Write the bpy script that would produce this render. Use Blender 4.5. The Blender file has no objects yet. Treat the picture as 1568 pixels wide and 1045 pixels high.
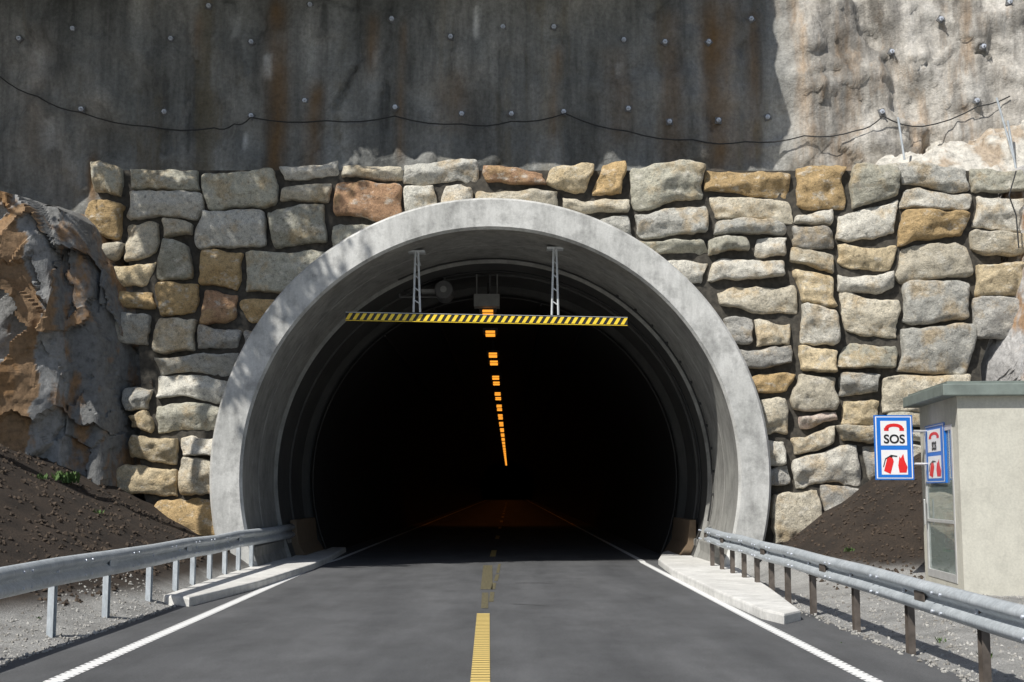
import bpy, math, random
import numpy as np
from mathutils import Vector, Matrix, noise as mn
random.seed(7); rng=np.random.default_rng(7)
F=2000.0; PITCH=math.atan((752-522.5)/2000); YAW=-math.atan(4/2000.0); H=1.63
sc=bpy.context.scene
cp,sp=math.cos(PITCH),math.sin(PITCH); cy_,sy_=math.cos(YAW),math.sin(YAW)
def ray(u,v):
    x=(u-784)/F; y=1.0; z=(522.5-v)/F
    y2=y*cp-z*sp; z2=y*sp+z*cp
    return (x*cy_-y2*sy_, x*sy_+y2*cy_, z2)
def wp(u,v,Y):
    d=ray(u,v); t=Y/d[1]; return Vector((d[0]*t,Y,H+d[2]*t))
def gp(u,v,z=0.0):
    d=ray(u,v); t=(z-H)/d[2]; return Vector((d[0]*t,d[1]*t,z))
def fbm(x,y,z,o=4,lac=2.1):
    a=1;s=0
    for i in range(o):
        s+=a*mn.noise((x,y,z)); a*=.5; x*=lac;y*=lac;z*=lac
    return s
def smooth(a,b,x):
    t=min(1,max(0,(x-a)/(b-a))); return t*t*(3-2*t)
def interp(x,pts):
    return float(np.interp(x,[p[0] for p in pts],[p[1] for p in pts]))

# ---------- camera, light
cam=bpy.data.cameras.new("camera"); co=bpy.data.objects.new("camera",cam); sc.collection.objects.link(co)
cam.lens=F/1568*36; cam.sensor_width=36; cam.clip_end=2000
co.location=(0,0,H); co.rotation_euler=(math.pi/2+PITCH,0,YAW); sc.camera=co
sv=Vector((-0.42,-0.52,0.745)).normalized()
sl=bpy.data.lights.new("sun",'SUN'); so=bpy.data.objects.new("sun",sl); sc.collection.objects.link(so)
sl.energy=5; sl.angle=math.radians(0.5); sl.color=(1,.97,.91)
so.rotation_euler=sv.to_track_quat('Z','Y').to_euler()
w=bpy.data.worlds.new("World"); sc.world=w; w.use_nodes=True
nt=w.node_tree; sky=nt.nodes.new('ShaderNodeTexSky'); sky.sky_type='NISHITA'; sky.sun_disc=False
sky.sun_elevation=math.asin(sv.z); sky.sun_rotation=math.atan2(sv.x,sv.y)%(2*math.pi)
nt.links.new(sky.outputs[0],nt.nodes['Background'].inputs[0]); nt.nodes['Background'].inputs[1].default_value=0.09
sc.view_settings.view_transform='Standard'; sc.view_settings.look='None'; sc.view_settings.exposure=0

# ---------- materials
class M:
    def __init__(s,name,rough=.85,metal=0):
        s.m=bpy.data.materials.new(name); s.m.use_nodes=True; s.t=s.m.node_tree; s.b=s.t.nodes['Principled BSDF']
        s.b.inputs['Roughness'].default_value=rough; s.b.inputs['Metallic'].default_value=metal
        s.co=s.t.nodes.new('ShaderNodeTexCoord').outputs['Object']
    def n(s,t,**k):
        nd=s.t.nodes.new(t)
        for a,b in k.items(): setattr(nd,a,b)
        return nd
    def link(s,a,b): s.t.links.new(a,b)
    def mapc(s,scale):
        mp=s.n('ShaderNodeMapping'); mp.inputs['Scale'].default_value=scale; s.link(s.co,mp.inputs[0]); return mp.outputs[0]
    def noise(s,scale,detail=6,rough=.6,vec=None,dist=0):
        nd=s.n('ShaderNodeTexNoise'); nd.inputs['Scale'].default_value=scale; nd.inputs['Detail'].default_value=detail
        nd.inputs['Roughness'].default_value=rough; nd.inputs['Distortion'].default_value=dist
        s.link(vec if vec else s.co,nd.inputs['Vector']); return nd.outputs['Fac']
    def ramp(s,fac,stops):
        r=s.n('ShaderNodeValToRGB'); cr=r.color_ramp
        while len(cr.elements)<len(stops): cr.elements.new(.5)
        for e,(p,c) in zip(cr.elements,stops):
            e.position=p; e.color=(c,c,c,1) if isinstance(c,(int,float)) else (*c,1)
        s.link(fac,r.inputs[0]); return r.outputs[0]
    def mix(s,fac,a,b,mode='MIX'):
        m=s.n('ShaderNodeMix',data_type='RGBA',blend_type=mode)
        for sock,val in ((m.inputs[0],fac),(m.inputs[6],a),(m.inputs[7],b)):
            if isinstance(val,(int,float)): sock.default_value=val
            elif isinstance(val,tuple): sock.default_value=(*val,1)
            else: s.link(val,sock)
        return m.outputs[2]
    def attr(s,name): 
        a=s.n('ShaderNodeAttribute'); a.attribute_name=name; return a.outputs['Color']
    def sep(s,c):
        a=s.n('ShaderNodeSeparateColor'); s.link(c,a.inputs[0]); return a.outputs
    def math(s,op,a,b=0.0):
        m=s.n('ShaderNodeMath',operation=op)
        for sock,val in ((m.inputs[0],a),(m.inputs[1],b)):
            if isinstance(val,(int,float)): sock.default_value=val
            else: s.link(val,sock)
        return m.outputs[0]
    def col(s,c):
        if isinstance(c,tuple): s.b.inputs['Base Color'].default_value=(*c,1)
        else: s.link(c,s.b.inputs['Base Color'])
    def bump(s,h,strength=.5,dist=.02):
        b=s.n('ShaderNodeBump'); b.inputs['Strength'].default_value=strength; b.inputs['Distance'].default_value=dist
        s.link(h,b.inputs['Height']); s.link(b.outputs[0],s.b.inputs['Normal'])
def simple(name,c,rough=.7,metal=0,var=.15,scale=6,bump=0):
    m=M(name,rough,metal); f=m.noise(scale,6)
    lo=tuple(x*(1-var) for x in c); hi=tuple(min(1,x*(1+var)) for x in c)
    m.col(m.ramp(f,[(.3,lo),(.7,hi)]))
    if bump: m.bump(m.noise(scale*6,5),bump,.01)
    return m.m
def emis(name,c,s):
    m=M(name); m.col((0.02,.02,.02)); m.b.inputs['Emission Color'].default_value=(*c,1); m.b.inputs['Emission Strength'].default_value=s; return m.m

# stone
m=M('wall_stone',.92); c=m.attr('Col')
f1=m.noise(1.7,7,.65); f2=m.noise(11,7,.72); f3=m.noise(60,3,.7); f4=m.noise(3.2,6,.7,m.mapc((1,1,1.6)))
c=m.mix(m.ramp(f1,[(.50,0.),(.62,.55)]),c,(.52,.37,.185))
c=m.mix(m.ramp(f4,[(.54,0.),(.65,.65)]),c,(.72,.68,.59))
c=m.mix(.9,c,m.ramp(f2,[(.3,.38),(.46,1.0),(.72,1.35)]),'MULTIPLY')
c=m.mix(.7,c,m.ramp(f3,[(.35,.55),(.58,1.2)]),'MULTIPLY')
m.col(c); hb=m.math('ADD',m.noise(5,8,.7),m.math('MULTIPLY',m.noise(32,5,.75),.4)); m.bump(hb,1.0,.10); STONE=m.m
m=M('wall_joint',.95); m.col(m.ramp(m.noise(9,6),[(.3,(.03,.028,.024)),(.7,(.09,.08,.065))])); m.bump(m.noise(20,6),.6,.03); JOINT=m.m
def rockmat(name,tint,lo=.53,hi=.60):
    m=M(name,.9); c=m.attr('Col')
    f1=m.noise(.9,7,.62,m.mapc((1,1,.6))); f2=m.noise(7,8,.72)
    c=m.mix(m.ramp(f1,[(lo,0.),(hi,.85)]),c,tint)
    c=m.mix(.9,c,m.ramp(f2,[(.3,.4),(.5,.95),(.75,1.35)]),'MULTIPLY')
    m.col(c); m.bump(m.math('ADD',m.noise(5,8,.7),m.math('MULTIPLY',m.noise(30,5,.7),.35)),.8,.05); return m.m
ROCK=rockmat('blasted_rock',(.30,.17,.075),.52,.59); LROCK=rockmat('sunlit_ledge_rock',(.40,.31,.22))
# cliff
m=M('shotcrete_cliff',.8); a=m.sep(m.attr('Col'))
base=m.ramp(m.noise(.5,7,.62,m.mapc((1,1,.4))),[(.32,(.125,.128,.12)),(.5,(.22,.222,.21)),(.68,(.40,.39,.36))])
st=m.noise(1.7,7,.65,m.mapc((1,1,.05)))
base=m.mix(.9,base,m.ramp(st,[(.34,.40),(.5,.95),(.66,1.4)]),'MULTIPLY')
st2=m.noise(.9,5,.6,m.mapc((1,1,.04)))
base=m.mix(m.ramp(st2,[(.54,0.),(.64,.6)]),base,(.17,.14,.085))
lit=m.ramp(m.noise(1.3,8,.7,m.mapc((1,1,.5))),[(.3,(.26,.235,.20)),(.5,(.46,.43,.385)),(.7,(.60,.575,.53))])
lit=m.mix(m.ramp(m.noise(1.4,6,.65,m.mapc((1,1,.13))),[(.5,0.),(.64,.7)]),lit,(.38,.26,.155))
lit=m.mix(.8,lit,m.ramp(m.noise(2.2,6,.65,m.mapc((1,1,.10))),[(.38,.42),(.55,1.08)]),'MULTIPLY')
base=m.mix(a[2],base,lit)  # paler sunlit tone painted over the darker, wet shotcrete
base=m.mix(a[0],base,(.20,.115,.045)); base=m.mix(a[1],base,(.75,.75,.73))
f=m.noise(12,7,.72); base=m.mix(.75,base,m.ramp(f,[(.3,.55),(.5,.95),(.7,1.3)]),'MULTIPLY')
m.col(base); m.bump(m.math('ADD',m.noise(2.5,9,.68),m.math('MULTIPLY',m.noise(22,6,.7),.35)),.8,.09); CLIFF=m.m
def concrete(name,lo,hi,streak=.5,bump=.25,blotch=0):
    m=M(name,.8); f=m.noise(.8,7,.6); c=m.ramp(f,[(.3,lo),(.7,hi)])
    c=m.mix(streak,c,m.ramp(m.noise(5,7,.65,m.mapc((1,1,.25))),[(.3,.6),(.55,1.),(.8,1.1)]),'MULTIPLY')
    if blotch: c=m.mix(blotch,c,m.ramp(m.noise(2.3,8,.72),[(.36,.45),(.52,1.02)]),'MULTIPLY')
    c=m.mix(.5,c,m.ramp(m.noise(35,5,.7),[(.3,.75),(.6,1.08)]),'MULTIPLY')
    m.col(c); m.bump(m.noise(18,6,.65),bump,.02); return m.m
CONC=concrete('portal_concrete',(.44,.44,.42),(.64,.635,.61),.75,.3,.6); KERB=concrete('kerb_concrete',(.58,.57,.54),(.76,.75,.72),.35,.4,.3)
REVEAL=concrete('reveal_concrete',(.23,.225,.21),(.34,.335,.31),.7,.25,.5); DEEP=concrete('shade_dark_concrete',(.05,.05,.048),(.085,.083,.078),.6)  # same concrete as the ring, darkened inward to paint tunnel shade
BOOTHC=concrete('booth_render',(.50,.48,.41),(.60,.58,.50),.25,.12,.2)
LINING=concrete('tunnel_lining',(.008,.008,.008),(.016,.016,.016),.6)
# asphalt
m=M('asphalt',.85); f=m.noise(.5,6,.6,m.mapc((2.2,.25,1))); c=m.ramp(f,[(.3,(.066,.068,.072)),(.7,(.114,.116,.12))])
c=m.mix(.8,c,m.ramp(m.noise(110,4,.8),[(.3,.4),(.5,1.),(.72,1.9)]),'MULTIPLY')
c=m.mix(.6,c,m.ramp(m.noise(38,4,.8),[(.35,.6),(.5,1.),(.7,1.35)]),'MULTIPLY')
c=m.mix(.75,c,m.ramp(m.noise(1.3,8,.7,m.mapc((1,.5,1))),[(.3,.6),(.6,1.06)]),'MULTIPLY')
m.col(c); m.bump(m.noise(160,3,.7),.5,.01); ASPH=m.m
# ground
m=M('gravel_and_soil',.95); a=m.sep(m.attr('Col'))
g=m.ramp(m.noise(55,6,.8),[(.3,(.10,.095,.085)),(.48,(.34,.335,.32)),(.66,(.62,.61,.59))])
g=m.mix(.7,g,m.ramp(m.noise(1.7,7,.6),[(.3,.5),(.62,1.15)]),'MULTIPLY')
s_=m.ramp(m.noise(30,8,.75),[(.3,(.014,.010,.007)),(.55,(.045,.031,.021)),(.75,(.10,.073,.052))])
s_=m.mix(.8,s_,m.ramp(m.noise(1.5,6,.6),[(.35,.55),(.6,1.2)]),'MULTIPLY')
m.col(m.mix(a[0],g,s_)); m.bump(m.noise(40,8,.75),.9,.05); GROUND=m.m
def paint(name,c,wear=.45):
    m=M(name,.7); f=m.noise(30,7,.8); c2=tuple(x*.35 for x in c)
    cc=m.ramp(f,[(wear-.08,c2),(wear,tuple(x*.85 for x in c)),(.7,c)]); m.col(cc); return m.m
WHITE=paint('road_paint_white',(.82,.82,.81),.38); YELL=paint('road_paint_yellow',(.76,.57,.20),.40); YOLD=paint('worn_yellow_paint',(.20,.175,.10),.55)
m=M('galvanised_steel',.5,.25); f=m.noise(3,6,.7); c=m.ramp(f,[(.3,(.42,.46,.49)),(.7,(.62,.66,.69))]); c=m.mix(.6,c,m.ramp(m.noise(25,6,.7,m.mapc((1,1,.3))),[(.3,.55),(.6,1.05)]),'MULTIPLY'); m.col(c); GALV=m.m
POSTG=simple('post_steel',(.12,.10,.085),.6,.3,.35,8)  # right-hand posts coloured dark to paint in their shaded side
DARKM=simple('dark_metal',(.03,.03,.03),.6,.3); CABLE=simple('cable_black',(.025,.025,.025),.7)
BOLT=simple('bolt_plate_steel',(.55,.58,.64),.5,.3,.3,20)
ROOFM=simple('roof_green_grey',(.17,.20,.18),.6,0,.2,5,.2)
SIGNW=simple('sign_white',(.8,.8,.8),.4,0,.03); SIGNB=simple('sign_blue',(.01,.16,.60),.4,0,.05); SIGNR=simple('sign_red',(.70,.02,.02),.4,0,.05); SIGNK=simple('sign_black',(.01,.01,.01),.4)
HAZY=simple('hazard_yellow',(.95,.66,.04),.45,0,.08); HAZK=simple('hazard_black',(.015,.015,.015),.5)
ALU=simple('aluminium_frame',(.6,.6,.59),.4,.4,.1)
m=M('door_glass',.03); m.col((.55,.65,.62)); m.b.inputs['Transmission Weight'].default_value=.75; GLASS=m.m
LAMP=emis('sodium_lamp_glow',(1,.36,.035),1.3)
LEAF=simple('weed_leaf',(.06,.11,.025),.8,0,.4,20); TLEAF=simple('birch_leaf',(.07,.12,.03),.8,0,.4,3); BARK=simple('birch_bark',(.3,.28,.25),.9,0,.5,5)
PEB=M('loose_stone',.9); PEB.col(PEB.ramp(PEB.noise(3,3),[(.3,(.16,.145,.125)),(.7,(.5,.49,.46))])); PEB=PEB.m

# ---------- mesh helpers
class B:
    def __init__(s): s.v=[];s.f=[];s.m=[];s.c=None
    def add(s,vs,fs,mi=0):
        o=len(s.v); s.v+= [tuple(p) for p in vs]; s.f+=[tuple(i+o for i in f) for f in fs]; s.m+=[mi]*len(fs)
    def box(s,c,sz,mi=0,R=None):
        hx,hy,hz=[a/2 for a in sz]; vs=[Vector((x*hx,y*hy,z*hz)) for x in(-1,1) for y in(-1,1) for z in(-1,1)]
        if R is not None: vs=[R@p for p in vs]
        vs=[p+Vector(c) for p in vs]
        s.add(vs,[(0,1,3,2),(4,6,7,5),(0,4,5,1),(2,3,7,6),(0,2,6,4),(1,5,7,3)],mi)
    def tube(s,path,r,n=8,mi=0,caps=True):
        path=[Vector(p) for p in path]; rings=[]
        for i,p in enumerate(path):
            d=(path[min(i+1,len(path)-1)]-path[max(i-1,0)]).normalized()
            up=Vector((0,0,1)) if abs(d.z)<.9 else Vector((1,0,0))
            a=d.cross(up).normalized(); b=d.cross(a)
            rr=r[i] if isinstance(r,(list,tuple)) else r
            rings.append([p+a*math.cos(2*math.pi*k/n)*rr+b*math.sin(2*math.pi*k/n)*rr for k in range(n)])
        vs=[q for rg in rings for q in rg]; fs=[]
        for i in range(len(path)-1):
            for k in range(n): fs.append((i*n+k,i*n+(k+1)%n,(i+1)*n+(k+1)%n,(i+1)*n+k))
        if caps: fs.append(tuple(range(n))[::-1]); fs.append(tuple((len(path)-1)*n+k for k in range(n)))
        s.add(vs,fs,mi)
    def prism(s,poly,z0,z1,mi=0):
        n=len(poly); vs=[(p[0],p[1],z0) for p in poly]+[(p[0],p[1],z1) for p in poly]
        s.add(vs,[tuple(range(n))[::-1],tuple(range(n,2*n))]+[(i,(i+1)%n,n+(i+1)%n,n+i) for i in range(n)],mi)
    def build(s,name,mats,parent=None,smooth=False,bevel=0,cols=None):
        me=bpy.data.meshes.new(name); me.from_pydata(s.v,[],s.f); 
        for mt in mats: me.materials.append(mt)
        if len(mats)>1: me.polygons.foreach_set('material_index',s.m)
        if smooth: me.polygons.foreach_set('use_smooth',[True]*len(me.polygons))
        if cols is not None:
            ca=me.color_attributes.new('Col','FLOAT_COLOR','POINT'); ca.data.foreach_set('color',np.asarray(cols,dtype=np.float32).ravel())
        me.update(); ob=bpy.data.objects.new(name,me); sc.collection.objects.link(ob)
        if parent: ob.parent=parent
        if bevel:
            bm=ob.modifiers.new('bevel','BEVEL'); bm.width=bevel; bm.segments=2; bm.limit_method='ANGLE'
        return ob
def empty(name,loc=(0,0,0)):
    e=bpy.data.objects.new(name,None); sc.collection.objects.link(e); return e
def gridfaces(nx,nz,flip=False):
    fs=[]
    for i in range(nx-1):
        for j in range(nz-1):
            q=(i*nz+j,(i+1)*nz+j,(i+1)*nz+j+1,i*nz+j+1); fs.append(q[::-1] if flip else q)
    return fs
def facet_field(n,lo,hi,seed,stretch=(1,1,1)):
    r=np.random.default_rng(seed); S=r.uniform(lo,hi,(n,3)); G=r.normal(0,1,(n,3)); A=r.uniform(-1,1,n); st=np.array(stretch)
    def f(P):
        P=np.asarray(P); out=np.zeros(len(P)); 
        for a in range(0,len(P),4000):
            p=P[a:a+4000]; d=(((p[:,None,:]-S[None])*st)**2).sum(2); i=d.argmin(1)
            out[a:a+4000]=A[i]*.5+((p-S[i])*G[i]).sum(1)*.45
        return out
    return f

# ---------- tunnel portal
YR=26.5; CXC=wp(751,725,YR); CX,CZ=CXC.x,CXC.z; RO=5.68; RI=5.02
def revolve(profile,n=150,a0=-27,a1=207,cx=CX,cz=CZ):
    vs=[];fs=[];k=len(profile)
    for i in range(n+1):
        a=math.radians(a0+(a1-a0)*i/n)
        for r,y in profile: vs.append((cx+r*math.cos(a),y,cz+r*math.sin(a)))
    for i in range(n):
        for j in range(k-1): fs.append((i*k+j,i*k+j+1,(i+1)*k+j+1,(i+1)*k+j))
    return vs,fs
port=empty('tunnel_portal')
b=B(); vs,fs=revolve([(RI,26.58),(RI+.05,YR),(RO-.05,YR-.0),(RO,YR+.06),(RO,27.6)]); b.add(vs,fs)
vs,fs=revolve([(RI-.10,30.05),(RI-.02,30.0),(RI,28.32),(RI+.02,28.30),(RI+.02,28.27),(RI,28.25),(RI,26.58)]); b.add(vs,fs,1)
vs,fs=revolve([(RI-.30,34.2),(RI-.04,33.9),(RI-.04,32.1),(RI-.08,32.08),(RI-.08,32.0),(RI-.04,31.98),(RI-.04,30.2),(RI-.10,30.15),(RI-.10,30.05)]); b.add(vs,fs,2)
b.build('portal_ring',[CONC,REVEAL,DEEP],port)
tun=empty('tunnel_interior')
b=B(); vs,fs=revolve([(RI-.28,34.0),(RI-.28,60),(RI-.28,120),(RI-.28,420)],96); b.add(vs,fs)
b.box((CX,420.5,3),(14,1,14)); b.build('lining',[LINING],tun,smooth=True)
b=B()
for sx,x in ((-1,CX-4.62),(1,CX+4.62)):
    prof=[(0,0),(.0,.95),(.14,.95),(.2,.4),(.38,.12),(.38,0)]
    for yy in range(31,240,9):
        y0,y1=yy,min(yy+8.95,400); n=len(prof)
        vs=[(x-sx*(p[0]-.15),y0,p[1]) for p in prof]+[(x-sx*(p[0]-.15),y1,p[1]) for p in prof]
        b.add(vs,[tuple(range(n)),tuple(range(n,2*n))]+[(i,(i+1)%n,n+(i+1)%n,n+i) for i in range(n)])
b.build('side_barrier',[simple('barrier_concrete',(.17,.12,.075),.8)],tun)  # concrete tinted orange-brown to stand for lamp glow on it
lam=B()
ds=[32,36.2,42,44.6,50.5,53.2]+[59+8.5*i+o for i in range(20) for o in (0,3)]
LZ=5.95
for i,d in enumerate(ds):
    x=-.53
    lam.box((x,d,LZ+.10),(.42,.55,.14),0); lam.box((x,d+.02,LZ-.0),(.26,.4,.04),1)
    lam.box((x,d-.285,LZ+.06),(.26,.02,.06),1)
    lam.tube([(x,d,LZ+.17),(x,d,6.75)],.02,6,0)
lam.box((-.55,31.6,LZ+.28),(.62,.5,.30),2)
lam.tube([(-.8,31.6,6.9),(-.8,31.6,LZ+.4)],.02,6,2); lam.tube([(-.3,31.6,6.9),(-.3,31.6,LZ+.4)],.02,6,2)
lo=lam.build('lamp_fittings',[DARKM,LAMP,simple('box_grey',(.2,.2,.19))],tun)
for d in list(range(66,240,9)):
    L=bpy.data.lights.new('sodium_lamp','SPOT'); L.energy=70; L.color=(1,.27,.02); L.shadow_soft_size=.2; L.spot_size=math.radians(118); L.spot_blend=1
    o=bpy.data.objects.new('sodium_lamp_light',L); o.location=(-.53,d,5.7); sc.collection.objects.link(o); o.parent=tun
b=B()
for r,y in ((RI-.07,29.6),(RI-.06,31.4)):
    b.tube([(CX+r*math.cos(math.radians(a)),y,CZ+r*math.sin(math.radians(a))) for a in range(-12,120,4)],.022,6)
for a in range(-5,60,6):
    r=RI-.05; b.box((CX+r*math.cos(math.radians(a)),29.6,CZ+r*math.sin(math.radians(a))),(.06,.06,.06),0)
for a in (60,75,110,128):
    r=RI-.35; b.tube([(CX+r*math.cos(math.radians(a)),34,CZ+r*math.sin(math.radians(a))),(CX+r*math.cos(math.radians(a)),90,CZ+r*math.sin(math.radians(a)))],.03,6)
b.build('cable_conduit',[CABLE,ALU],tun)
b=B(); fc=wp(680,446,31.5)
b.tube([fc+Vector((0,-.3,0)),fc+Vector((0,-.28,0)),fc+Vector((0,.6,0))],[.19,.22,.22],20,0)
b.tube([fc+Vector((0,-.31,0)),fc+Vector((0,-.33,0))],.08,12,1)
b.box(fc+Vector((-.35,.1,0)),(.4,.3,.08),1); b.tube([fc+Vector((0,.1,.2)),fc+Vector((0,.1,.55))],.03,6,0)
q=wp(612,455,31.5); q2=wp(690,455,31.5); b.tube([q,q2],.025,6,0); b.tube([q,q+Vector((0,0,.55))],.025,6,0)
b.tube([wp(750,400,32),wp(750,470,32)],.02,6,0); b.tube([wp(750,408,32),wp(800,415,32)],.02,6,0)
b.build('ventilation_unit',[simple('vent_grey',(.13,.13,.13)),simple('vent_light',(.3,.3,.29))],tun)
# height bar
hb=empty('height_limit_bar'); YB=27.4
A=wp(529,484.5,YB); C=wp(961,492.5,YB); ax=(C-A).normalized(); L=(C-A).length; up=Vector((0,0,1)); up=(up-ax*up.dot(ax)).normalized()
b=B(); hgt=.16; n=40; wd=L/n
R=Matrix((ax,Vector((0,1,0)),up)).transposed()
b.box((A+C)/2+Vector((0,.03,0)),(L,.05,hgt),0,R)
for i in range(n):
    s0=i*wd; q=[(s0,-.5),(s0+wd*.5,-.5),(s0+wd*.5+.08,.5),(s0+.08,.5)]
    q=[(min(a_,L-.001),c_) for a_,c_ in q]
    b.add([A+ax*a_+up*(c_*hgt*.86)+Vector((0,-.003,0)) for a_,c_ in q],[(0,1,2,3)],1)
b.box((A+C)/2+up*(hgt/2+.006)+Vector((0,.02,0)),(L,.06,.010),2,R); b.box((A+C)/2-up*(hgt/2+.006)+Vector((0,.02,0)),(L,.06,.010),1,R)
b.build('striped_beam',[HAZK,HAZY,ALU],hb)
b=B()
for (u0,v0,v1,w_) in ((638,378,484,9),(850,372,488,9)):
    T=wp(u0,v0,YB); Bt=wp(u0,v1-6,YB+.0)
    ztop=CZ+math.sqrt((RI-.02)**2-(T.x-CX)**2); T.z=ztop
    b.tube([T+Vector((-.03,.03,0)),Vector((Bt.x-.07,Bt.y+.06,Bt.z))],.024,6); b.tube([T+Vector((.03,.03,0)),Vector((Bt.x+.07,Bt.y+.06,Bt.z))],.024,6)
    for k in range(1,5):
        t=k/5; p=T.lerp(Bt,t); ww=.03+.04*t; b.tube([p+Vector((-ww,.05,0)),p+Vector((ww,.05,-.08))],.014,5)
    b.box(T+Vector((0,.1,-.03)),(.35,.25,.05)); b.tube([T+Vector((0,.03,-.1)),T+Vector((.0,1.2,-.12))],.018,6)
b.build('hangers',[simple('hanger_steel',(.6,.62,.63),.5,.2)],hb)

# ---------- stone wall
YW=26.98
LEFTB=[(wp(0,v,YW).z,wp(u,v,YW).x) for u,v in ((235,830),(215,780),(205,700),(208,600),(200,480),(188,400),(170,345),(138,300),(136,262))]
def xl(z): return interp(z,LEFTB)
RIGHTB=[(wp(0,v,YW).z,wp(u,v,YW).x) for u,v in ((1510,620),(1505,560),(1535,470),(1545,330),(1560,250))]
def xr(z): return interp(z,RIGHTB)
U=.118; X0,X1=-9.0,11.0; ZT=wp(750,250,YW).z
NX=int((X1-X0)/U); NZ=int(ZT/U)+1; Z0=ZT-NZ*U
occ=-np.ones((NX,NZ),int); stones=[]
r=random.Random(58)
for j in range(NZ):
    i=0
    while i<NX:
        if occ[i,j]>=0: i+=1; continue
        k=i
        while k<NX and occ[k,j]<0: k+=1
        run=k-i
        wd=r.choice([6,7,8,9,9,10,10,11,12,13,14,15]); h=r.choice([4,5,5,6,6,7,7,8,3])
        if h<=3: wd=r.choice([8,10,12])
        if i>0 and r.random()<.4:
            s=stones[occ[i-1,j]]; hh=s[1]+s[3]-j
            if 4<=hh<=8: h=hh
        if run-wd<6: wd=run if run<=16 else run//2
        if NZ-(j+h)<4: h=NZ-j
        h=min(h,NZ-j)
        if wd<4: h=min(h,max(3,wd))
        if h>9: h=h//2
        ok=h
        for jj in range(j,j+h):
            if (occ[i:i+wd,jj]>=0).any(): ok=jj-j; break
        h=max(1,ok)
        occ[i:i+wd,j:j+h]=len(stones); stones.append((i,j,wd,h)); i+=wd
pal=[((.56,.545,.49),6),((.50,.48,.39),5),((.42,.405,.37),3),((.70,.665,.58),7),((.66,.54,.35),6),((.54,.38,.19),3),((.48,.29,.17),1),((.66,.53,.45),1),((.62,.56,.44),7)]
pl=[c for c,n_ in pal for _ in range(n_)]
b=B(); cols=[]
def warp(x,z):
    return x+.20*mn.noise((x*.45,z*.45,3.1))+.14*mn.noise((x*1.3,z*1.3,9.1)), z+.28*mn.noise((x*.35,z*.6,7.7))*min(1,(ZT-z)/1.0+.25)+.12*mn.noise((x*1.1,z*1.1,5.5))
for (i,j,wd,h) in stones:
    x0,x1=X0+i*U,X0+(i+wd)*U; z0,z1=Z0+j*U,Z0+(j+h)*U
    cx,cz=(x0+x1)/2,(z0+z1)/2
    if cx<xl(cz)-.38 or cx>xr(cz)+.15 or z1<-.1: continue
    if math.hypot(cx-CX,cz-CZ)<RI+.25: continue
    if abs(cx-CX)<4.5 and cz<2: continue
    if h<=1 or wd<=1: continue
    gp_=.014; nx=max(12,min(32,int(wd*1.9)+6)); nz=max(10,min(24,int(h*2.2)+6))
    cj=[[r.uniform(-.12,.04) for _ in range(2)] for _ in range(4)]
    top=(j+h>=NZ)
    dz_top=r.uniform(-.10,.10) if top else 0
    pn=r.uniform(7,26); pro=r.uniform(-.06,.10); sd=r.uniform(0,100)
    planes=[(r.uniform(-.13,.13),r.uniform(-.15,.13),r.uniform(-.03,.02)) for _ in range(5)]
    base=np.array(r.choice(pl)); base=np.minimum(.74,base*r.uniform(.78,1.12))
    vs=[]
    for a in range(nx):
        s=math.sin(math.pi/2*(-1+2*a/(nx-1)))
        for c in range(nz):
            t=math.sin(math.pi/2*(-1+2*c/(nz-1)))
            mx=max(abs(s),abs(t)); L_=(abs(s)**pn+abs(t)**pn)**(1/pn) if mx>0 else 1
            k=mx/L_ if L_>0 else 1
            ss,tt=s*k,t*k
            hw,hh=(x1-x0)/2-gp_,(z1-z0)/2-gp_
            wx=[(1-ss)*(1-tt)/4,(1+ss)*(1-tt)/4,(1+ss)*(1+tt)/4,(1-ss)*(1+tt)/4]
            ox=sum(wx[q]*cj[q][0]*(-1 if q in(0,3) else 1) for q in range(4)); oz=sum(wx[q]*cj[q][1]*(-1 if q in(0,1) else 1) for q in range(4))
            x=cx+ss*hw+ox; z=cz+tt*hh+oz+(dz_top*(tt+1)/2)
            x+=.05*fbm(x*3+sd,z*3,sd,3)*mx; z+=.05*fbm(x*3,z*3+sd,sd+5,3)*mx
            x,z=warp(x,z)
            dx_,dz_=x-CX,z-CZ; rr=math.hypot(dx_,dz_)
            if rr<RO-.12: q=(RO-.12)/rr; x=CX+dx_*q; z=CZ+dz_*q
            edge=mx**20
            n1=fbm(x*1.6+sd,z*1.6,sd,3); n2=abs(mn.noise((x*3.1+sd,z*3.6,sd*2)))
            fac=max(A_*(ss+.4*n1)+B_*tt+C_ for A_,B_,C_ in planes)
            y=YW-.25-pro+fac-.05*n1+.08*n2+.03*mn.noise((x*8,z*8,sd))
            y=y+(YW+.03-y)*min(1,edge)*(.30+.70*(mx>.999))
            vs.append((x,y,z)); cols.append((*base,1))
    b.add(vs,gridfaces(nx,nz))
wall=empty('stone_wall')
b.build('stone_blocks',[STONE],wall,smooth=True,cols=cols)
b=B(); nn=90; pts=[]
for k in range(nn+1):
    a=math.radians(-20+220*k/nn); ca,sa=math.cos(a),math.sin(a)
    pi=(CX+(RO-.15)*ca,CZ+(RO-.15)*sa)
    tx=((10.3 if ca>0 else -9.3)-CX)/ca if abs(ca)>1e-6 else 1e9
    tz=((ZT-.16 if sa>0 else -.3)-CZ)/sa if abs(sa)>1e-6 else 1e9
    t=min(tx,tz); zz=CZ+t*sa; xx=CX+t*ca
    xx=max(xx,xl(zz)+.12); xx=min(xx,xr(zz)-.05)
    pts.append((pi,(xx,zz)))
vs=[];fs=[]
for (p,q) in pts: vs+= [(p[0],YW,p[1]),(q[0],YW,q[1]),(q[0],29.3,q[1]-.02)]
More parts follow.
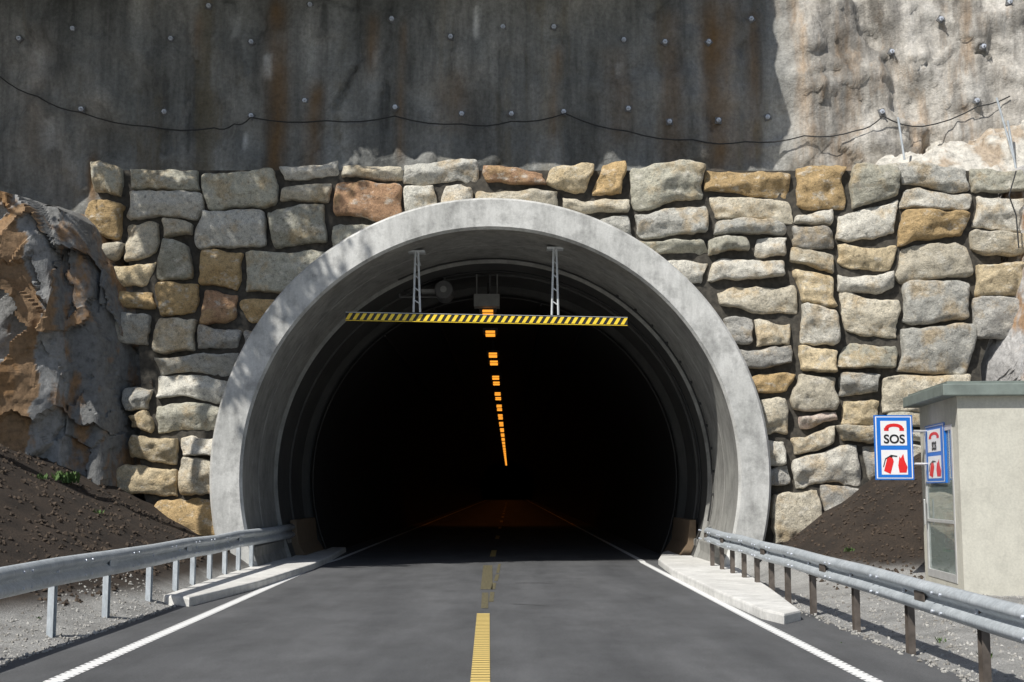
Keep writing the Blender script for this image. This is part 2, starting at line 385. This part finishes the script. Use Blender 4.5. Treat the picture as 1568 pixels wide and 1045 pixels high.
for k in range(nn): fs+=[(3*k,3*k+1,3*k+4,3*k+3),(3*k+1,3*k+2,3*k+5,3*k+4)]
b.add(vs,fs); b.build('mortar_core',[JOINT],wall)

# ---------- cliff
xs=np.concatenate([np.linspace(-45,-12.5,24)[:-1],np.arange(-12.5,13,.085),np.linspace(13,45,24)[1:]])
zs=np.concatenate([np.linspace(0,7.2,20)[:-1],np.arange(7.2,13.4,.085),np.linspace(13.4,30,34)[1:]])
ff=facet_field(260,(6,0,6),(16,6,16),5,(1,.3,1.1)); ff2=facet_field(300,(-15,0,6),(16,6,16),6,(1.2,.3,.6))
P=np.array([(x,3,z) for x in xs for z in zs]); FA=ff(P); FB=ff2(P)
stains=[(412,16,-20,260,1.),(470,14,120,270,.85),(1118,26,-20,250,1.),(120,8,225,300,1.),(860,8,60,200,.65),(612,7,20,240,.6),(25,20,30,230,.2),(690,25,100,180,.4),(960,22,60,210,.4),(1040,18,0,240,.6),(285,7,0,60,.7),(565,9,10,90,.7),(1170,12,0,240,.55)]
whites=[(397,9,68,104,.9),(731,8,-10,42,.95),(360,5,188,214,.9),(570,6,62,84,.5),(342,12,0,40,.45),(960,5,80,100,.5),(50,18,170,215,.35),(30,25,60,110,.3)]
vs=[];cols=[]
for k,(x,_,z) in enumerate(P):
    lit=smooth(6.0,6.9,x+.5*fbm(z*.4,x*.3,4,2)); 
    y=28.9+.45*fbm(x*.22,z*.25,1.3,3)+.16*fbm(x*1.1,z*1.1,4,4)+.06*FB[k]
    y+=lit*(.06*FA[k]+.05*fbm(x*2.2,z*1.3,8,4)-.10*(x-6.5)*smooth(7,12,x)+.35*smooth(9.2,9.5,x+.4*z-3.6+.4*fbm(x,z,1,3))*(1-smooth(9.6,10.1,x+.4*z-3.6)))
    end=3.75+.7*fbm(z*.5,2,1,3)
    ov=1-smooth(end-.35,end+.25,x)
    if z>12.9:
        y-=ov*min(3.4,(z-12.9)*6)*(1-smooth(18,28,z)*.6)  # unseen overhang, shaped to block sun from the cliff below
        y+=(1-ov)*(z-12.9)*.45
    if x<-12.5: y-=(-12.5-x)*.55
    if x>13: y-=(x-13)*.5
    if z<8.2: y=max(y,28.3)
    u=784+(x/28.4)*2000; v=752-((z-H)/28.4)*2000*0.985
    s=0;wq=0
    nz_=18*mn.noise((x*.8,z*.35,2.2))
    for (su,sw,v0,v1,am) in stains:
        g=math.exp(-((u-su-nz_*.6)/sw)**2)*smooth(v0-25,v0+15,v)*(1-smooth(v1-25,v1+25,v)); s=max(s,g*am)
    for (su,sw,v0,v1,am) in whites:
        g=math.exp(-((u-su)/(sw*.6))**2)*smooth(v0-6,v0+6,v)*(1-smooth(v1-8,v1+8,v))*(.75+.6*mn.noise((x*9,z*2,3))); wq=max(wq,g*am)
    s*=.75+.5*fbm(x*3,z*.8,6,3)
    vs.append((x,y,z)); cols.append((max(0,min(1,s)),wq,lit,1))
CLV=np.array(vs).reshape(len(xs),len(zs),3)
fs=[]
nz_=len(zs)
for i in range(len(xs)-1):
    for j in range(nz_-1):
        q=(i*nz_+j,(i+1)*nz_+j,(i+1)*nz_+j+1,i*nz_+j+1)
        if min(math.hypot(vs[a][0]-CX,vs[a][2]-CZ) for a in q)<RI+.05: continue
        fs.append(q)
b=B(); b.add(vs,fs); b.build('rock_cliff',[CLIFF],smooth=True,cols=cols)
def cliffpt(u,v):
    Y=28.5
    for _ in range(6):
        p=wp(u,v,Y); i=int(np.clip(np.searchsorted(xs,p.x),0,len(xs)-1)); j=int(np.clip(np.searchsorted(zs,p.z),0,len(zs)-1)); Y=CLV[i,j,1]
    return wp(u,v,Y-.02)
b=B()
for u,v in [(112,45),(262,60),(385,65),(125,168),(252,172),(385,178),(467,155),(605,165),(707,175),(783,175),(863,172),(962,167),(600,30),(475,8),(690,57),(848,42),(955,62),(770,42),(1085,65),(1018,65),(1025,187),(1100,185),(1350,172),(1495,155),(1505,72),(1545,4),(1365,80),(1175,180),(320,10),(30,60),(1150,30),(1440,30)]:
    p=cliffpt(u,v); a=random.uniform(0,1.5); R=Matrix.Rotation(a,3,'Y')
    b.box(p,(.15,.03,.15),1,R); b.tube([p,p+Vector((0,-.07,0))],.055,6,0); b.tube([p,p+Vector((0,-.16,-.01))],.02,6,0)
b.build('rock_bolts',[BOLT,simple('bolt_plate_dark',(.14,.14,.14),.7)])
cpn=[(-20,110),(0,118),(60,150),(125,174),(230,196),(330,198),(360,192),(385,182),(500,187),(605,180),(707,192),(783,188),(865,176),(960,203),(1060,216),(1140,219),(1230,210),(1310,202),(1350,180),(1410,196),(1495,165),(1560,140)]
b=B(); pth=[]
for k in range(len(cpn)-1):
    (u0,v0),(u1,v1)=cpn[k],cpn[k+1]
    for t in (0,.25,.5,.75): pth.append(cliffpt(u0+(u1-u0)*t,v0+(v1-v0)*t+ (5*math.sin(math.pi*t)))+Vector((0,-.1,0)))
ys=np.array([p.y for p in pth]); ys=np.convolve(np.pad(ys,3,'edge'),np.ones(7)/7,'valid')-.05
for p,y in zip(pth,ys):
    f_=y/p.y; q=Vector((p.x*f_,y,H+(p.z-H)*f_)); p[:]=q
b.tube(pth,.015,6); 
b.build('hanging_cable',[CABLE],smooth=True)

# ---------- rocks beside the wall
def rocksheet(name,xa,face,top,nx,nz,seed,colf,amp=.35,mat=ROCK,ns=150):
    ff=facet_field(ns,(min(xa)-1,24,-1),(max(xa)+1,29,10),seed,(1.1,.8,.7)); vs=[];
    X=np.linspace(xa[0],xa[1],nx); 
    for x in X:
        zt=top(x)
        for j in range(nz):
            t=j/(nz-1)
            if t<.8: z=-.4+(zt+.4)*t/.8; y=face(x,z)
            else: q=(t-.8)/.2; z=zt+.35*q; y=face(x,zt)+(29.4-face(x,zt))*q
            vs.append([x,y,z])
    V=np.array(vs); Vj=V+np.array([[.18*fbm(p[0]*1.5,p[1],p[2]*1.5,3),.1*fbm(p[0],p[2],7,2),.18*fbm(p[2]*1.5,p[1],p[0]*1.5,3)] for p in V])
    D=ff(Vj); D2=facet_field(700,(min(xa)-1,24,-1),(max(xa)+1,29,10),seed+1,(1,.8,.7))(Vj)
    cols=[]
    for k in range(len(V)):
        x,y,z=V[k]; n1=fbm(x*1.2,y*1.2,z*1.2,4)
        V[k,1]+=amp*D[k]+amp*.3*D2[k]+.05*n1; V[k,2]+=.06*fbm(x*1.5,y,z,3)+.15*amp*D[k]; 
        cols.append((*colf(x,z,D[k]),1))
    b=B(); b.add([tuple(p) for p in V],gridfaces(nx,nz)); return b.build(name,[mat],cols=cols)
lt=[(-13,8.0),(-10.3,7.6),(-9.3,7.4),(-8.6,7.1),(-8.2,6.5),(-7.6,5.5),(-7.0,.8)]
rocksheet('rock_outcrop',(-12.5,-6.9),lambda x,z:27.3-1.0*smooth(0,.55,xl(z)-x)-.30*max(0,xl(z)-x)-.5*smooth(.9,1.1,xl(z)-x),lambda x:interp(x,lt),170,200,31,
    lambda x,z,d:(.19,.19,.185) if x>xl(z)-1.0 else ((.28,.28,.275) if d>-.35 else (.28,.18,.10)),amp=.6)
rt=[(9.6,5.2),(10.1,6.6),(10.6,8.4),(14,9)]
rocksheet('rock_outcrop',(9.7,14),lambda x,z:27.3-.9*smooth(0,.5,x-xr(z))-.3*max(0,x-xr(z)),lambda x:interp(x,rt),110,160,47,lambda x,z,d:(.42,.41,.40),amp=.4)
ff=facet_field(160,(4,26,7),(14,30,10),77); vs=[]
X=np.linspace(5.4,13,150); Q=np.linspace(0,1,50)
G_=[(x,27.15+q*2.1,ZT-.25+(.15+.20*max(0,x-7.2))*smooth(0,.55,q)*1.5) for x in X for q in Q]; D=ff(np.array(G_)); cols=[]
for (x,y,z),d in zip(G_,D):
    a=smooth(6,8.2,x); n=fbm(x*1.5,y*1.5,z,4); vs.append((x,y+.1*n,z+a*(.30*d+.25*n))); cols.append((.58,.55,.49,1))
b=B(); b.add(vs,gridfaces(len(X),len(Q),True)); b.build('rock_ledge',[LROCK],cols=cols)

# ---------- ground
gx=np.concatenate([[-400,-150,-60,-30],np.arange(-16,-4,.16),[-4,0,3.5],np.arange(3.9,14,.16),[20,40,90,200,400]])
gy=np.concatenate([[-300,-100,-40,-15,0,4],np.arange(7,29.5,.16),[34,60,200,600]])
def gh(x,y):
    n=fbm(x*.8,y*.8,0,4); h=-.03; s=0
    if y<29.6:
        if x<-4.85:
            t=(-x-4.9); k=smooth(13,23,y); h=-.03+max(0,t*.54*k)+.02*min(1,t*3); s=smooth(.10,.3,h+.1*n); h+=.11*n*min(1,t*1.5)*(.3+.7*k)
        elif x>4.05:
            t=(x-4.3); k=smooth(20.5,26,y); h=-.03+max(0,(t-.5)*.62*k)+max(0,min(t,2)*.10); s=smooth(.26,.45,h+.1*n)*smooth(20,22.5,y); h+=.08*n*min(1,t*1.5)*(.3+.7*k)
    return h,s
vs=[];cols=[]
for x in gx:
    for y in gy:
        h,s=gh(x,y); vs.append((x,y,h)); cols.append((s,0,0,1))
b=B(); b.add(vs,gridfaces(len(gx),len(gy))); b.build('ground',[GROUND],smooth=True,cols=cols)
# road (ragged asphalt edge)
b=B(); ry=[-200,0]+list(np.arange(6,27.4,.2))+[27.4,27.6,420]
vs=[]
for i,y in enumerate(ry):
    if y>27.5: e0,e1=-5.2,4.7
    else: e0=-4.8+.07*fbm(y*1.1,3,0,3); e1=4.0+.07*fbm(y*1.1,9,0,3)
    vs.extend([(e0,y,0),(e1,y,0)])
b.add(vs,[(2*i,2*i+1,2*i+3,2*i+2) for i in range(len(ry)-1)]); b.build('road',[ASPH])
rib2=0; duty=.8
def strip(b,pts,w,z=.004,mi=0,rib=None):
    pts=[Vector((p[0],p[1],0)) for p in pts]
    for i in range(len(pts)-1):
        d=pts[i+1]-pts[i]; L=d.length; d.normalize(); nrm=Vector((d.y,-d.x,0))
        if rib is None or pts[i].y>60: seg=[(0,L,w)]
        else:
            n=int(L/rib); seg=[]
            for k in range(n): a=k*L/n; e=L/n; seg+=[(a,a+e*duty,w),(a+e*duty,a+e,w*rib2)]
        for a,e,ww in seg:
            if ww<=0: continue
            p,q=pts[i]+d*a,pts[i]+d*e; h=nrm*ww/2
            b.add([(p.x-h.x,p.y-h.y,z),(p.x+h.x,p.y+h.y,z),(q.x+h.x,q.y+h.y,z),(q.x-h.x,q.y-h.y,z)],[(0,1,2,3)],mi)
rm=empty('road_markings'); rib2=.6; duty=.7
lft=[gp(-40,1098),gp(80,1045),gp(285,955),gp(490,865)]; rgt=[gp(1460,1107),gp(1340,1045),gp(1160,953),gp(985,862)]
b=B(); strip(b,lft,.17,rib=.14); strip(b,rgt,.15,rib=.14)
strip(b,[lft[-1],(-4.1,31.5),(-4.1,300)],.13); strip(b,[rgt[-1],(3.1,31),(3.1,300)],.13)
b.build('edge_lines',[WHITE],rm)
a,c=gp(734,1075),gp(740,940)
b=B(); strip(b,[a,c],.15); b.build('centre_line_base',[simple('old_yellow_paint',(.36,.25,.08))],rm)
b=B(); rib2=0; duty=.68; strip(b,[a,c],.17,z=.009,rib=.16)
b.build('centre_line',[YELL],rm)
b=B()
for (u0,v0,u1,v1,w_) in ((742,932,743,908,.10),(745,903,747,866,.20),(752,922,754,907,.07),(755,903,757,893,.07),(759,890,762,880,.07),(762,878,765,864,.06)):
    strip(b,[gp(u0,v0),gp(u1,v1)],w_)
b.build('worn_centre_marks',[YOLD],rm)
b=B()
for d in range(33,200,12): strip(b,[(-.42,d),(-.42,d+3.5)],.14)
b.build('tunnel_centre_marks',[YELL],rm)
SK=M('tyre_mark',.8); SK.col(SK.ramp(SK.noise(9,6,.8),[(.42,(.05,.05,.052)),(.6,(.09,.09,.092))])) 
b=B()
strip(b,[gp(790,893),gp(850,893)],.14,.003); strip(b,[gp(785,925),gp(840,928)],.07,.003)
b.build('asphalt_tyre_marks',[SK.m],rm)
def poly3(pts,z): return [gp(u,v,z) for u,v in pts]
b=B(); b.prism([(p.x,p.y) for p in poly3([(250,911),(290,915),(398,889),(480,863),(505,852),(530,838),(470,838),(432,846),(385,856),(330,884)],.13)],-.05,.13)
b.build('kerb_apron',[KERB],bevel=.03)
b=B(); b.prism([(p.x,p.y) for p in poly3([(1008,856),(1030,872),(1100,905),(1165,932),(1200,940),(1226,934),(1180,900),(1120,862),(1085,842),(1040,838),(1015,845)],.13)],-.05,.13)
b.build('kerb_apron',[KERB],bevel=.03)
b=B(); 
for x in (CX-4.98,CX+4.96): b.box((x,29.4,.22),(.5,5.2,.6))
b.build('portal_footing',[REVEAL],port,bevel=.03)

# ---------- guard rails
def wbeam(name,path,side,posts,mat):
    e=empty(name); prof=[(.0,0),(.03,-.012),(.075,-.05),(.08,-.085),(.03,-.125),(.0,-.155),(.03,-.185),(.08,-.225),(.075,-.26),(.03,-.298),(.0,-.31)]
    b=B(); vs=[];n=len(prof); path=[Vector(p) for p in path]
    for i,p in enumerate(path):
        d=(path[min(i+1,len(path)-1)]-path[max(i-1,0)]); d.z=0; d.normalize(); nr=Vector((d.y,-d.x,0))*side
        for o,z in prof: vs.append(p+nr*o+Vector((0,0,z)))
    b.add(vs,gridfaces(len(path),n)); ob=b.build('rail',[GALV],e,smooth=True)
    sm=ob.modifiers.new('s','SOLIDIFY'); sm.thickness=.006
    def zt(y): return interp(y,[(q.y,q.z) for q in path])
    b=B()
    for y0 in path[1:-2:2]:
        b.box((y0.x+side*.05,y0.y,y0.z-.155),(.012,.3,.09))
    for p,(gz) in posts:
        p=Vector(p); t=zt(p.y)
        b.box((p.x-side*.06,p.y,(t-.03+gz)/2),(.012,.11,t-.03-gz),0)
        b.box((p.x-side*.03,p.y-.052,(t-.03+gz)/2),(.07,.008,t-.03-gz),0); b.box((p.x-side*.03,p.y+.052,(t-.03+gz)/2),(.07,.008,t-.03-gz),0)
        b.box((p.x-side*.01,p.y,t-.155),(.05,.09,.2),0)
    b.build('posts',[mat],e)
    b=B()
    for p,gz in posts:
        p=Vector(p); t=zt(p.y)
        b.tube([p+Vector((0,0,t-.155)),p+Vector((side*.035,0,t-.155))],.022,8,0)
        for dy in (-.12,.12):
            for dz in (-.07,-.24): b.tube([p+Vector((side*.07,dy+.9,t+dz)),p+Vector((side*.095,dy+.9,t+dz))],.016,6,0)
    b.build('bolts',[BOLT],e)
ly=[5,9,11,13,15,17,19,21,23,25,27,28.5,30.3]; lx=lambda y:-5.13 if y<26 else -5.13+(y-26)*.03
wbeam('guard_rail',[(lx(y),y,.87+.012*math.sin(y*1.3)) for y in ly],1,[((lx(y),y,0),gh(lx(y),y)[0]-.2) for y in (9,11,13,15,17,19,20.5,21.6,22.8,24,25.2,26.4)],GALV)
rz=lambda y:interp(y,[(5,.70),(10.3,.73),(16,.80),(27,.88)])
ry2=[5,9,11,13,15,17,19,21,23,25,26.5]; rpth=[(4.07,y,rz(y)+.01*math.sin(y*1.7)) for y in ry2]+[(4.09,27.2,.88),(4.16,27.6,.88),(4.28,27.8,.88)]
wbeam('guard_rail',rpth,-1,[((4.07,y,0),gh(4.1,y)[0]-.2) for y in (9.3,11.5,13.6,15.7,17.9,19.5,20.7,21.9,23.1,24.3,25.5,26.7)],POSTG)

# ---------- emergency phone booth
bo=empty('emergency_phone_booth')
Nr=Vector((6.42,18.7,0)); ang=math.radians(-5.5); R=Matrix.Rotation(ang,3,'Z')
def bp(x,y,z): return Nr+R@Vector((x,y,z))
bw,bd,bz,bt=2.5,2.5,.05,2.98
b=B()
def bbox(b,x0,x1,y0,y1,z0,z1,mi=0): b.box(bp((x0+x1)/2,(y0+y1)/2,(z0+z1)/2),(x1-x0,y1-y0,z1-z0),mi,R)
bbox(b,0,bw,0,.15,bz,bt); bbox(b,0,bw,bd-.15,bd,bz,bt); bbox(b,bw-.15,bw,.15,bd-.15,bz,bt)
dy0,dy1,dz0,dz1=.35,2.25,.3,2.6
bbox(b,0,.15,.15,dy0,bz,bt); bbox(b,0,.15,dy1,bd-.15,bz,bt); bbox(b,0,.15,dy0,dy1,dz1,bt); bbox(b,0,.15,dy0,dy1,bz,dz0)
bbox(b,.15,bw-.15,.15,bd-.15,bz,.28)
b.build('walls',[BOOTHC],bo)
b=B(); bbox(b,-.22,bw+.2,-.14,bd+.2,bt,bt+.17); ro=b.build('roof_slab',[ROOFM],bo,bevel=.015)
b=B(); bbox(b,-.15,bw+.1,-.08,bd+.1,bt+.17,bt+.21); b.build('roof_cap',[ROOFM],bo)
b=B()
for (y0,y1,z0,z1) in ((dy0,dy0+.07,dz0,dz1),(dy1-.07,dy1,dz0,dz1),(dy0+.07,dy1-.07,dz1-.08,dz1),(dy0+.07,dy1-.07,dz0,dz0+.12),(dy0+.07,dy1-.07,1.15,1.2)):
    bbox(b,.0-.01,.05,y0,y1,z0,z1)
b.tube([bp(-.05,dy1-.12,1.1),bp(-.05,dy1-.12,1.5)],.015,8); b.build('door_frame',[ALU],bo,bevel=.005)
b=B(); bbox(b,.015,.03,dy0+.07,dy1-.07,dz0+.12,dz1-.08); b.build('door_glass',[GLASS],bo)
b=B(); bbox(b,.9,1.2,1.6,2.0,1.2,1.8,0); bbox(b,.3,.6,2.2,2.33,.7,1.3,1); b.build('phone_unit',[simple('orange_plastic',(.5,.12,.02)),SIGNR],bo)

# ---------- SOS sign (flat panels with artwork)
def sos(parent,org,ax,upv,nrm,W,Hh):
    def P(x,y,o): return org+ax*(x*W)+upv*(y*Hh)+nrm*o
    def quad(b,x0,x1,y0,y1,o,mi): b.add([P(x0,y0,o),P(x1,y0,o),P(x1,y1,o),P(x0,y1,o)],[(0,1,2,3)],mi)
    def pg(b,pts,o,mi): b.add([P(x,y,o) for x,y in pts],[tuple(range(len(pts)))],mi)
    b=B()
    f=[P(0,0,0),P(1,0,0),P(1,1,0),P(0,1,0)]; bk=[p-nrm*.03 for p in f]
    b.add(f+bk,[(0,1,2,3),(7,6,5,4),(0,4,5,1),(1,5,6,2),(2,6,7,3),(3,7,4,0)],1)
    quad(b,.03,.97,.02,.98,.003,0); 
    quad(b,.06,.94,.035,.965,.006,1)
    quad(b,.16,.84,.53,.91,.009,0); quad(b,.16,.84,.08,.46,.009,0)
    pts=[]; 
    for k in range(9): a=math.pi*k/8; pts.append((.51+.24*math.cos(a),.80+.07*math.sin(a)))
    for k in range(8,-1,-1): a=math.pi*k/8; pts.append((.51+.14*math.cos(a),.79+.03*math.sin(a)))
    for k in range(8): b.add([P(*pts[k],.012),P(*pts[k+1],.012),P(*pts[16-k],.012),P(*pts[17-k],.012)],[(0,1,2,3)],2)
    quad(b,.25,.37,.755,.80,.012,2); quad(b,.65,.77,.755,.80,.012,2)
    T=lambda x,y:(.36+(x*.94+y*.34)*1.0,.235+(-x*.34+y*.94)*.95*.8)
    def tp(l,o,mi): pg(b,[T(x,y) for x,y in l],o,mi)
    tp([(-.09,-.17),(.09,-.17),(.09,.10),(.05,.15),(-.05,.15),(-.09,.10)],.012,2)
    tp([(-.03,.15),(.03,.15),(.03,.20),(-.03,.20)],.012,3); tp([(-.03,.20),(.14,.24),(.14,.215),(-.03,.17)],.014,3)
    tp([(-.03,.19),(-.14,.08),(-.14,-.10),(-.12,-.10),(-.12,.07),(-.03,.16)],.014,3)
    pg(b,[(.62,.11),(.80,.11),(.83,.20),(.76,.30),(.73,.40),(.66,.33),(.63,.36),(.59,.22)],.012,2)
    b.build('panel',[SIGNW,SIGNB,SIGNR,SIGNK],parent)
    cu=bpy.data.curves.new('sos_text','FONT'); cu.body='SOS'; cu.size=Hh*.19; cu.align_x='CENTER'; cu.offset=W*.008
    to=bpy.data.objects.new('sos_lettering',cu); sc.collection.objects.link(to); cu.materials.append(SIGNK)
    Rm=Matrix((ax,upv,nrm)).transposed().to_4x4(); to.matrix_world=Matrix.Translation(P(.51,.565,.013))@Rm; to.parent=parent
sg=empty('sos_sign_reflection'); YS=20.6
p0=wp(1341,735,YS); p1=wp(1400,735,YS); p2=wp(1341,636,YS)
sos(sg,p0,Vector((1,0,0)),Vector((0,0,1)),Vector((0,-1,0)),(p1-p0).x,p2.z-p0.z)
b=B(); 
for zz in (p0.z+.25,p2.z-.25): b.tube([Vector((p0.x+.1,YS+.05,zz)),Vector((bp(0.05,2,0).x,YS+.05,zz))],.02,8)
b.build('bracket',[ALU],sg)
sg=empty('sos_sign_reflection')  # extra panel standing in for the sign's reflection in the door glass
a=-(R@Vector((0,1,0))); o=bp(-.014,dy1-.15,1.75)
sos(sg,o,a,Vector((0,0,1)),R@Vector((-1,0,0)),1.3,.9)

# ---------- loose stones, weeds, poles
def pebbles(name,n,seed,fn,mat):
    r=random.Random(seed); b=B()
    for _ in range(n):
        x,y,s=fn(r); z=gh(x,y)[0]
        if -4.85<x<4.05: z=0
        pm=[(0,0,1),(1,0,0),(0,1,0),(-1,0,0),(0,-1,0),(0,0,-1)]
        al=[Vector(p)*s*r.uniform(.6,1.2) for p in pm]
        rot=Matrix.Rotation(r.uniform(0,6),3,'Z')@Matrix.Rotation(r.uniform(0,1),3,'X')
        al=[rot@p+Vector((x,y,z+s*.2)) for p in al]
        b.add(al,[(0,1,2),(0,2,3),(0,3,4),(0,4,1),(5,2,1),(5,3,2),(5,4,3),(5,1,4)])
    return b.build(name,[mat])
pebbles('loose_gravel',3600,1,lambda r:(-4.72-r.random()**1.6*1.3,r.uniform(9,20),r.uniform(.008,.026)) if r.random()<.45 else (3.92+r.random()**1.5*3.2,r.uniform(9,21),r.uniform(.008,.03)),PEB)
DC=simple('soil_clod',(.06,.043,.03),.95,0,.5,8)
pebbles('soil_clods',2600,2,lambda r:(-5.6-r.random()*5,r.uniform(17,26.5),r.uniform(.02,.06)) if r.random()<.6 else (5.2+r.random()*4,r.uniform(21,26.5),r.uniform(.02,.05)),DC)
b=B(); r=random.Random(5)
for (u,v,Y,n,s) in ((98,770,24.5,60,.28),(60,780,23.5,25,.15),(1508,1010,0,25,.1),(1440,985,0,20,.08),(1290,985,0,16,.06),(1300,870,23.5,20,.12),(60,960,0,14,.05),(150,800,23,20,.12),(1400,875,0,18,.08),(1250,945,0,12,.05)):
    p=wp(u,v,Y) if Y else gp(u,v)
    p.z=gh(p.x,p.y)[0]
    for _ in range(n):
        a=r.uniform(0,6.28); l=s*r.uniform(.4,1); q=p+Vector((r.gauss(0,s*.35),r.gauss(0,s*.35),0)); d=Vector((math.cos(a)*.6,math.sin(a)*.6,1)).normalized()*l; wv=Vector((-math.sin(a),math.cos(a),0))*l*.16
        b.add([q-wv*.4,q+wv*.4,q+d*.6+wv,q+d,q+d*.6-wv],[(0,1,2,3,4)])
b.build('weeds',[LEAF])
b=B(); 
for pts in ([(1526,150),(1553,245)],[(1543,185),(1556,262)],[(1375,180),(1385,245)]):
    b.tube([wp(u,v,27.6) for u,v in pts],.025,8)
b.build('cliff_fence_pole',[GALV])
b=B(); pts=[(1556,262),(1545,300),(1556,330),(1560,380)]; b.tube([wp(u,v,26.5) for u,v in pts],.015,6); b.build('loose_wire',[CABLE])

# ---------- unseen birch added left of view to cast dappled shade on the wall
tr=empty('added_shade_birch'); r=random.Random(12); bt_=B(); bl=B()
tx,ty=-10.9,21.4; tz=gh(tx,ty)[0]-.3
trunk=[Vector((tx+.12*math.sin(k*.6)+k*.07,ty+.15*math.cos(k*.9)+k*.01,tz+k*1.15)) for k in range(14)]
bt_.tube(trunk,[.18-.012*k for k in range(14)],8)
for k in range(8,14):
    for _ in range(7):
        a=r.uniform(0,6.28); L=(2.5-abs(k-11)*.25)*r.uniform(.5,1); p0=trunk[k]; pth=[p0]
        for q in range(1,6):
            t=q/5; pth.append(p0+Vector((math.cos(a)*L*t,math.sin(a)*L*t,L*.45*t-.25*L*t*t))+Vector((r.gauss(0,.05),r.gauss(0,.05),r.gauss(0,.05))))
        bt_.tube(pth,[.035,.028,.022,.017,.012,.006],5)
        for p in pth[1:]:
            for c_ in range(5):
                cc=p+Vector((r.gauss(0,.22),r.gauss(0,.22),r.gauss(.05,.22)))
                for _2 in range(9):
                    q=cc+Vector((r.gauss(0,.11),r.gauss(0,.11),r.gauss(0,.11))); n1=Vector((r.gauss(0,1),r.gauss(0,1),r.gauss(0,1))).normalized()*.085; n2=n1.cross(Vector((r.gauss(0,1),r.gauss(0,1),r.gauss(0,1)))).normalized()*.07
                    bl.add([q-n1,q+n2,q+n1,q-n2],[(0,1,2,3)])
bt_.build('trunk_and_limbs',[BARK],tr,smooth=True); bl.build('leaves',[TLEAF],tr)
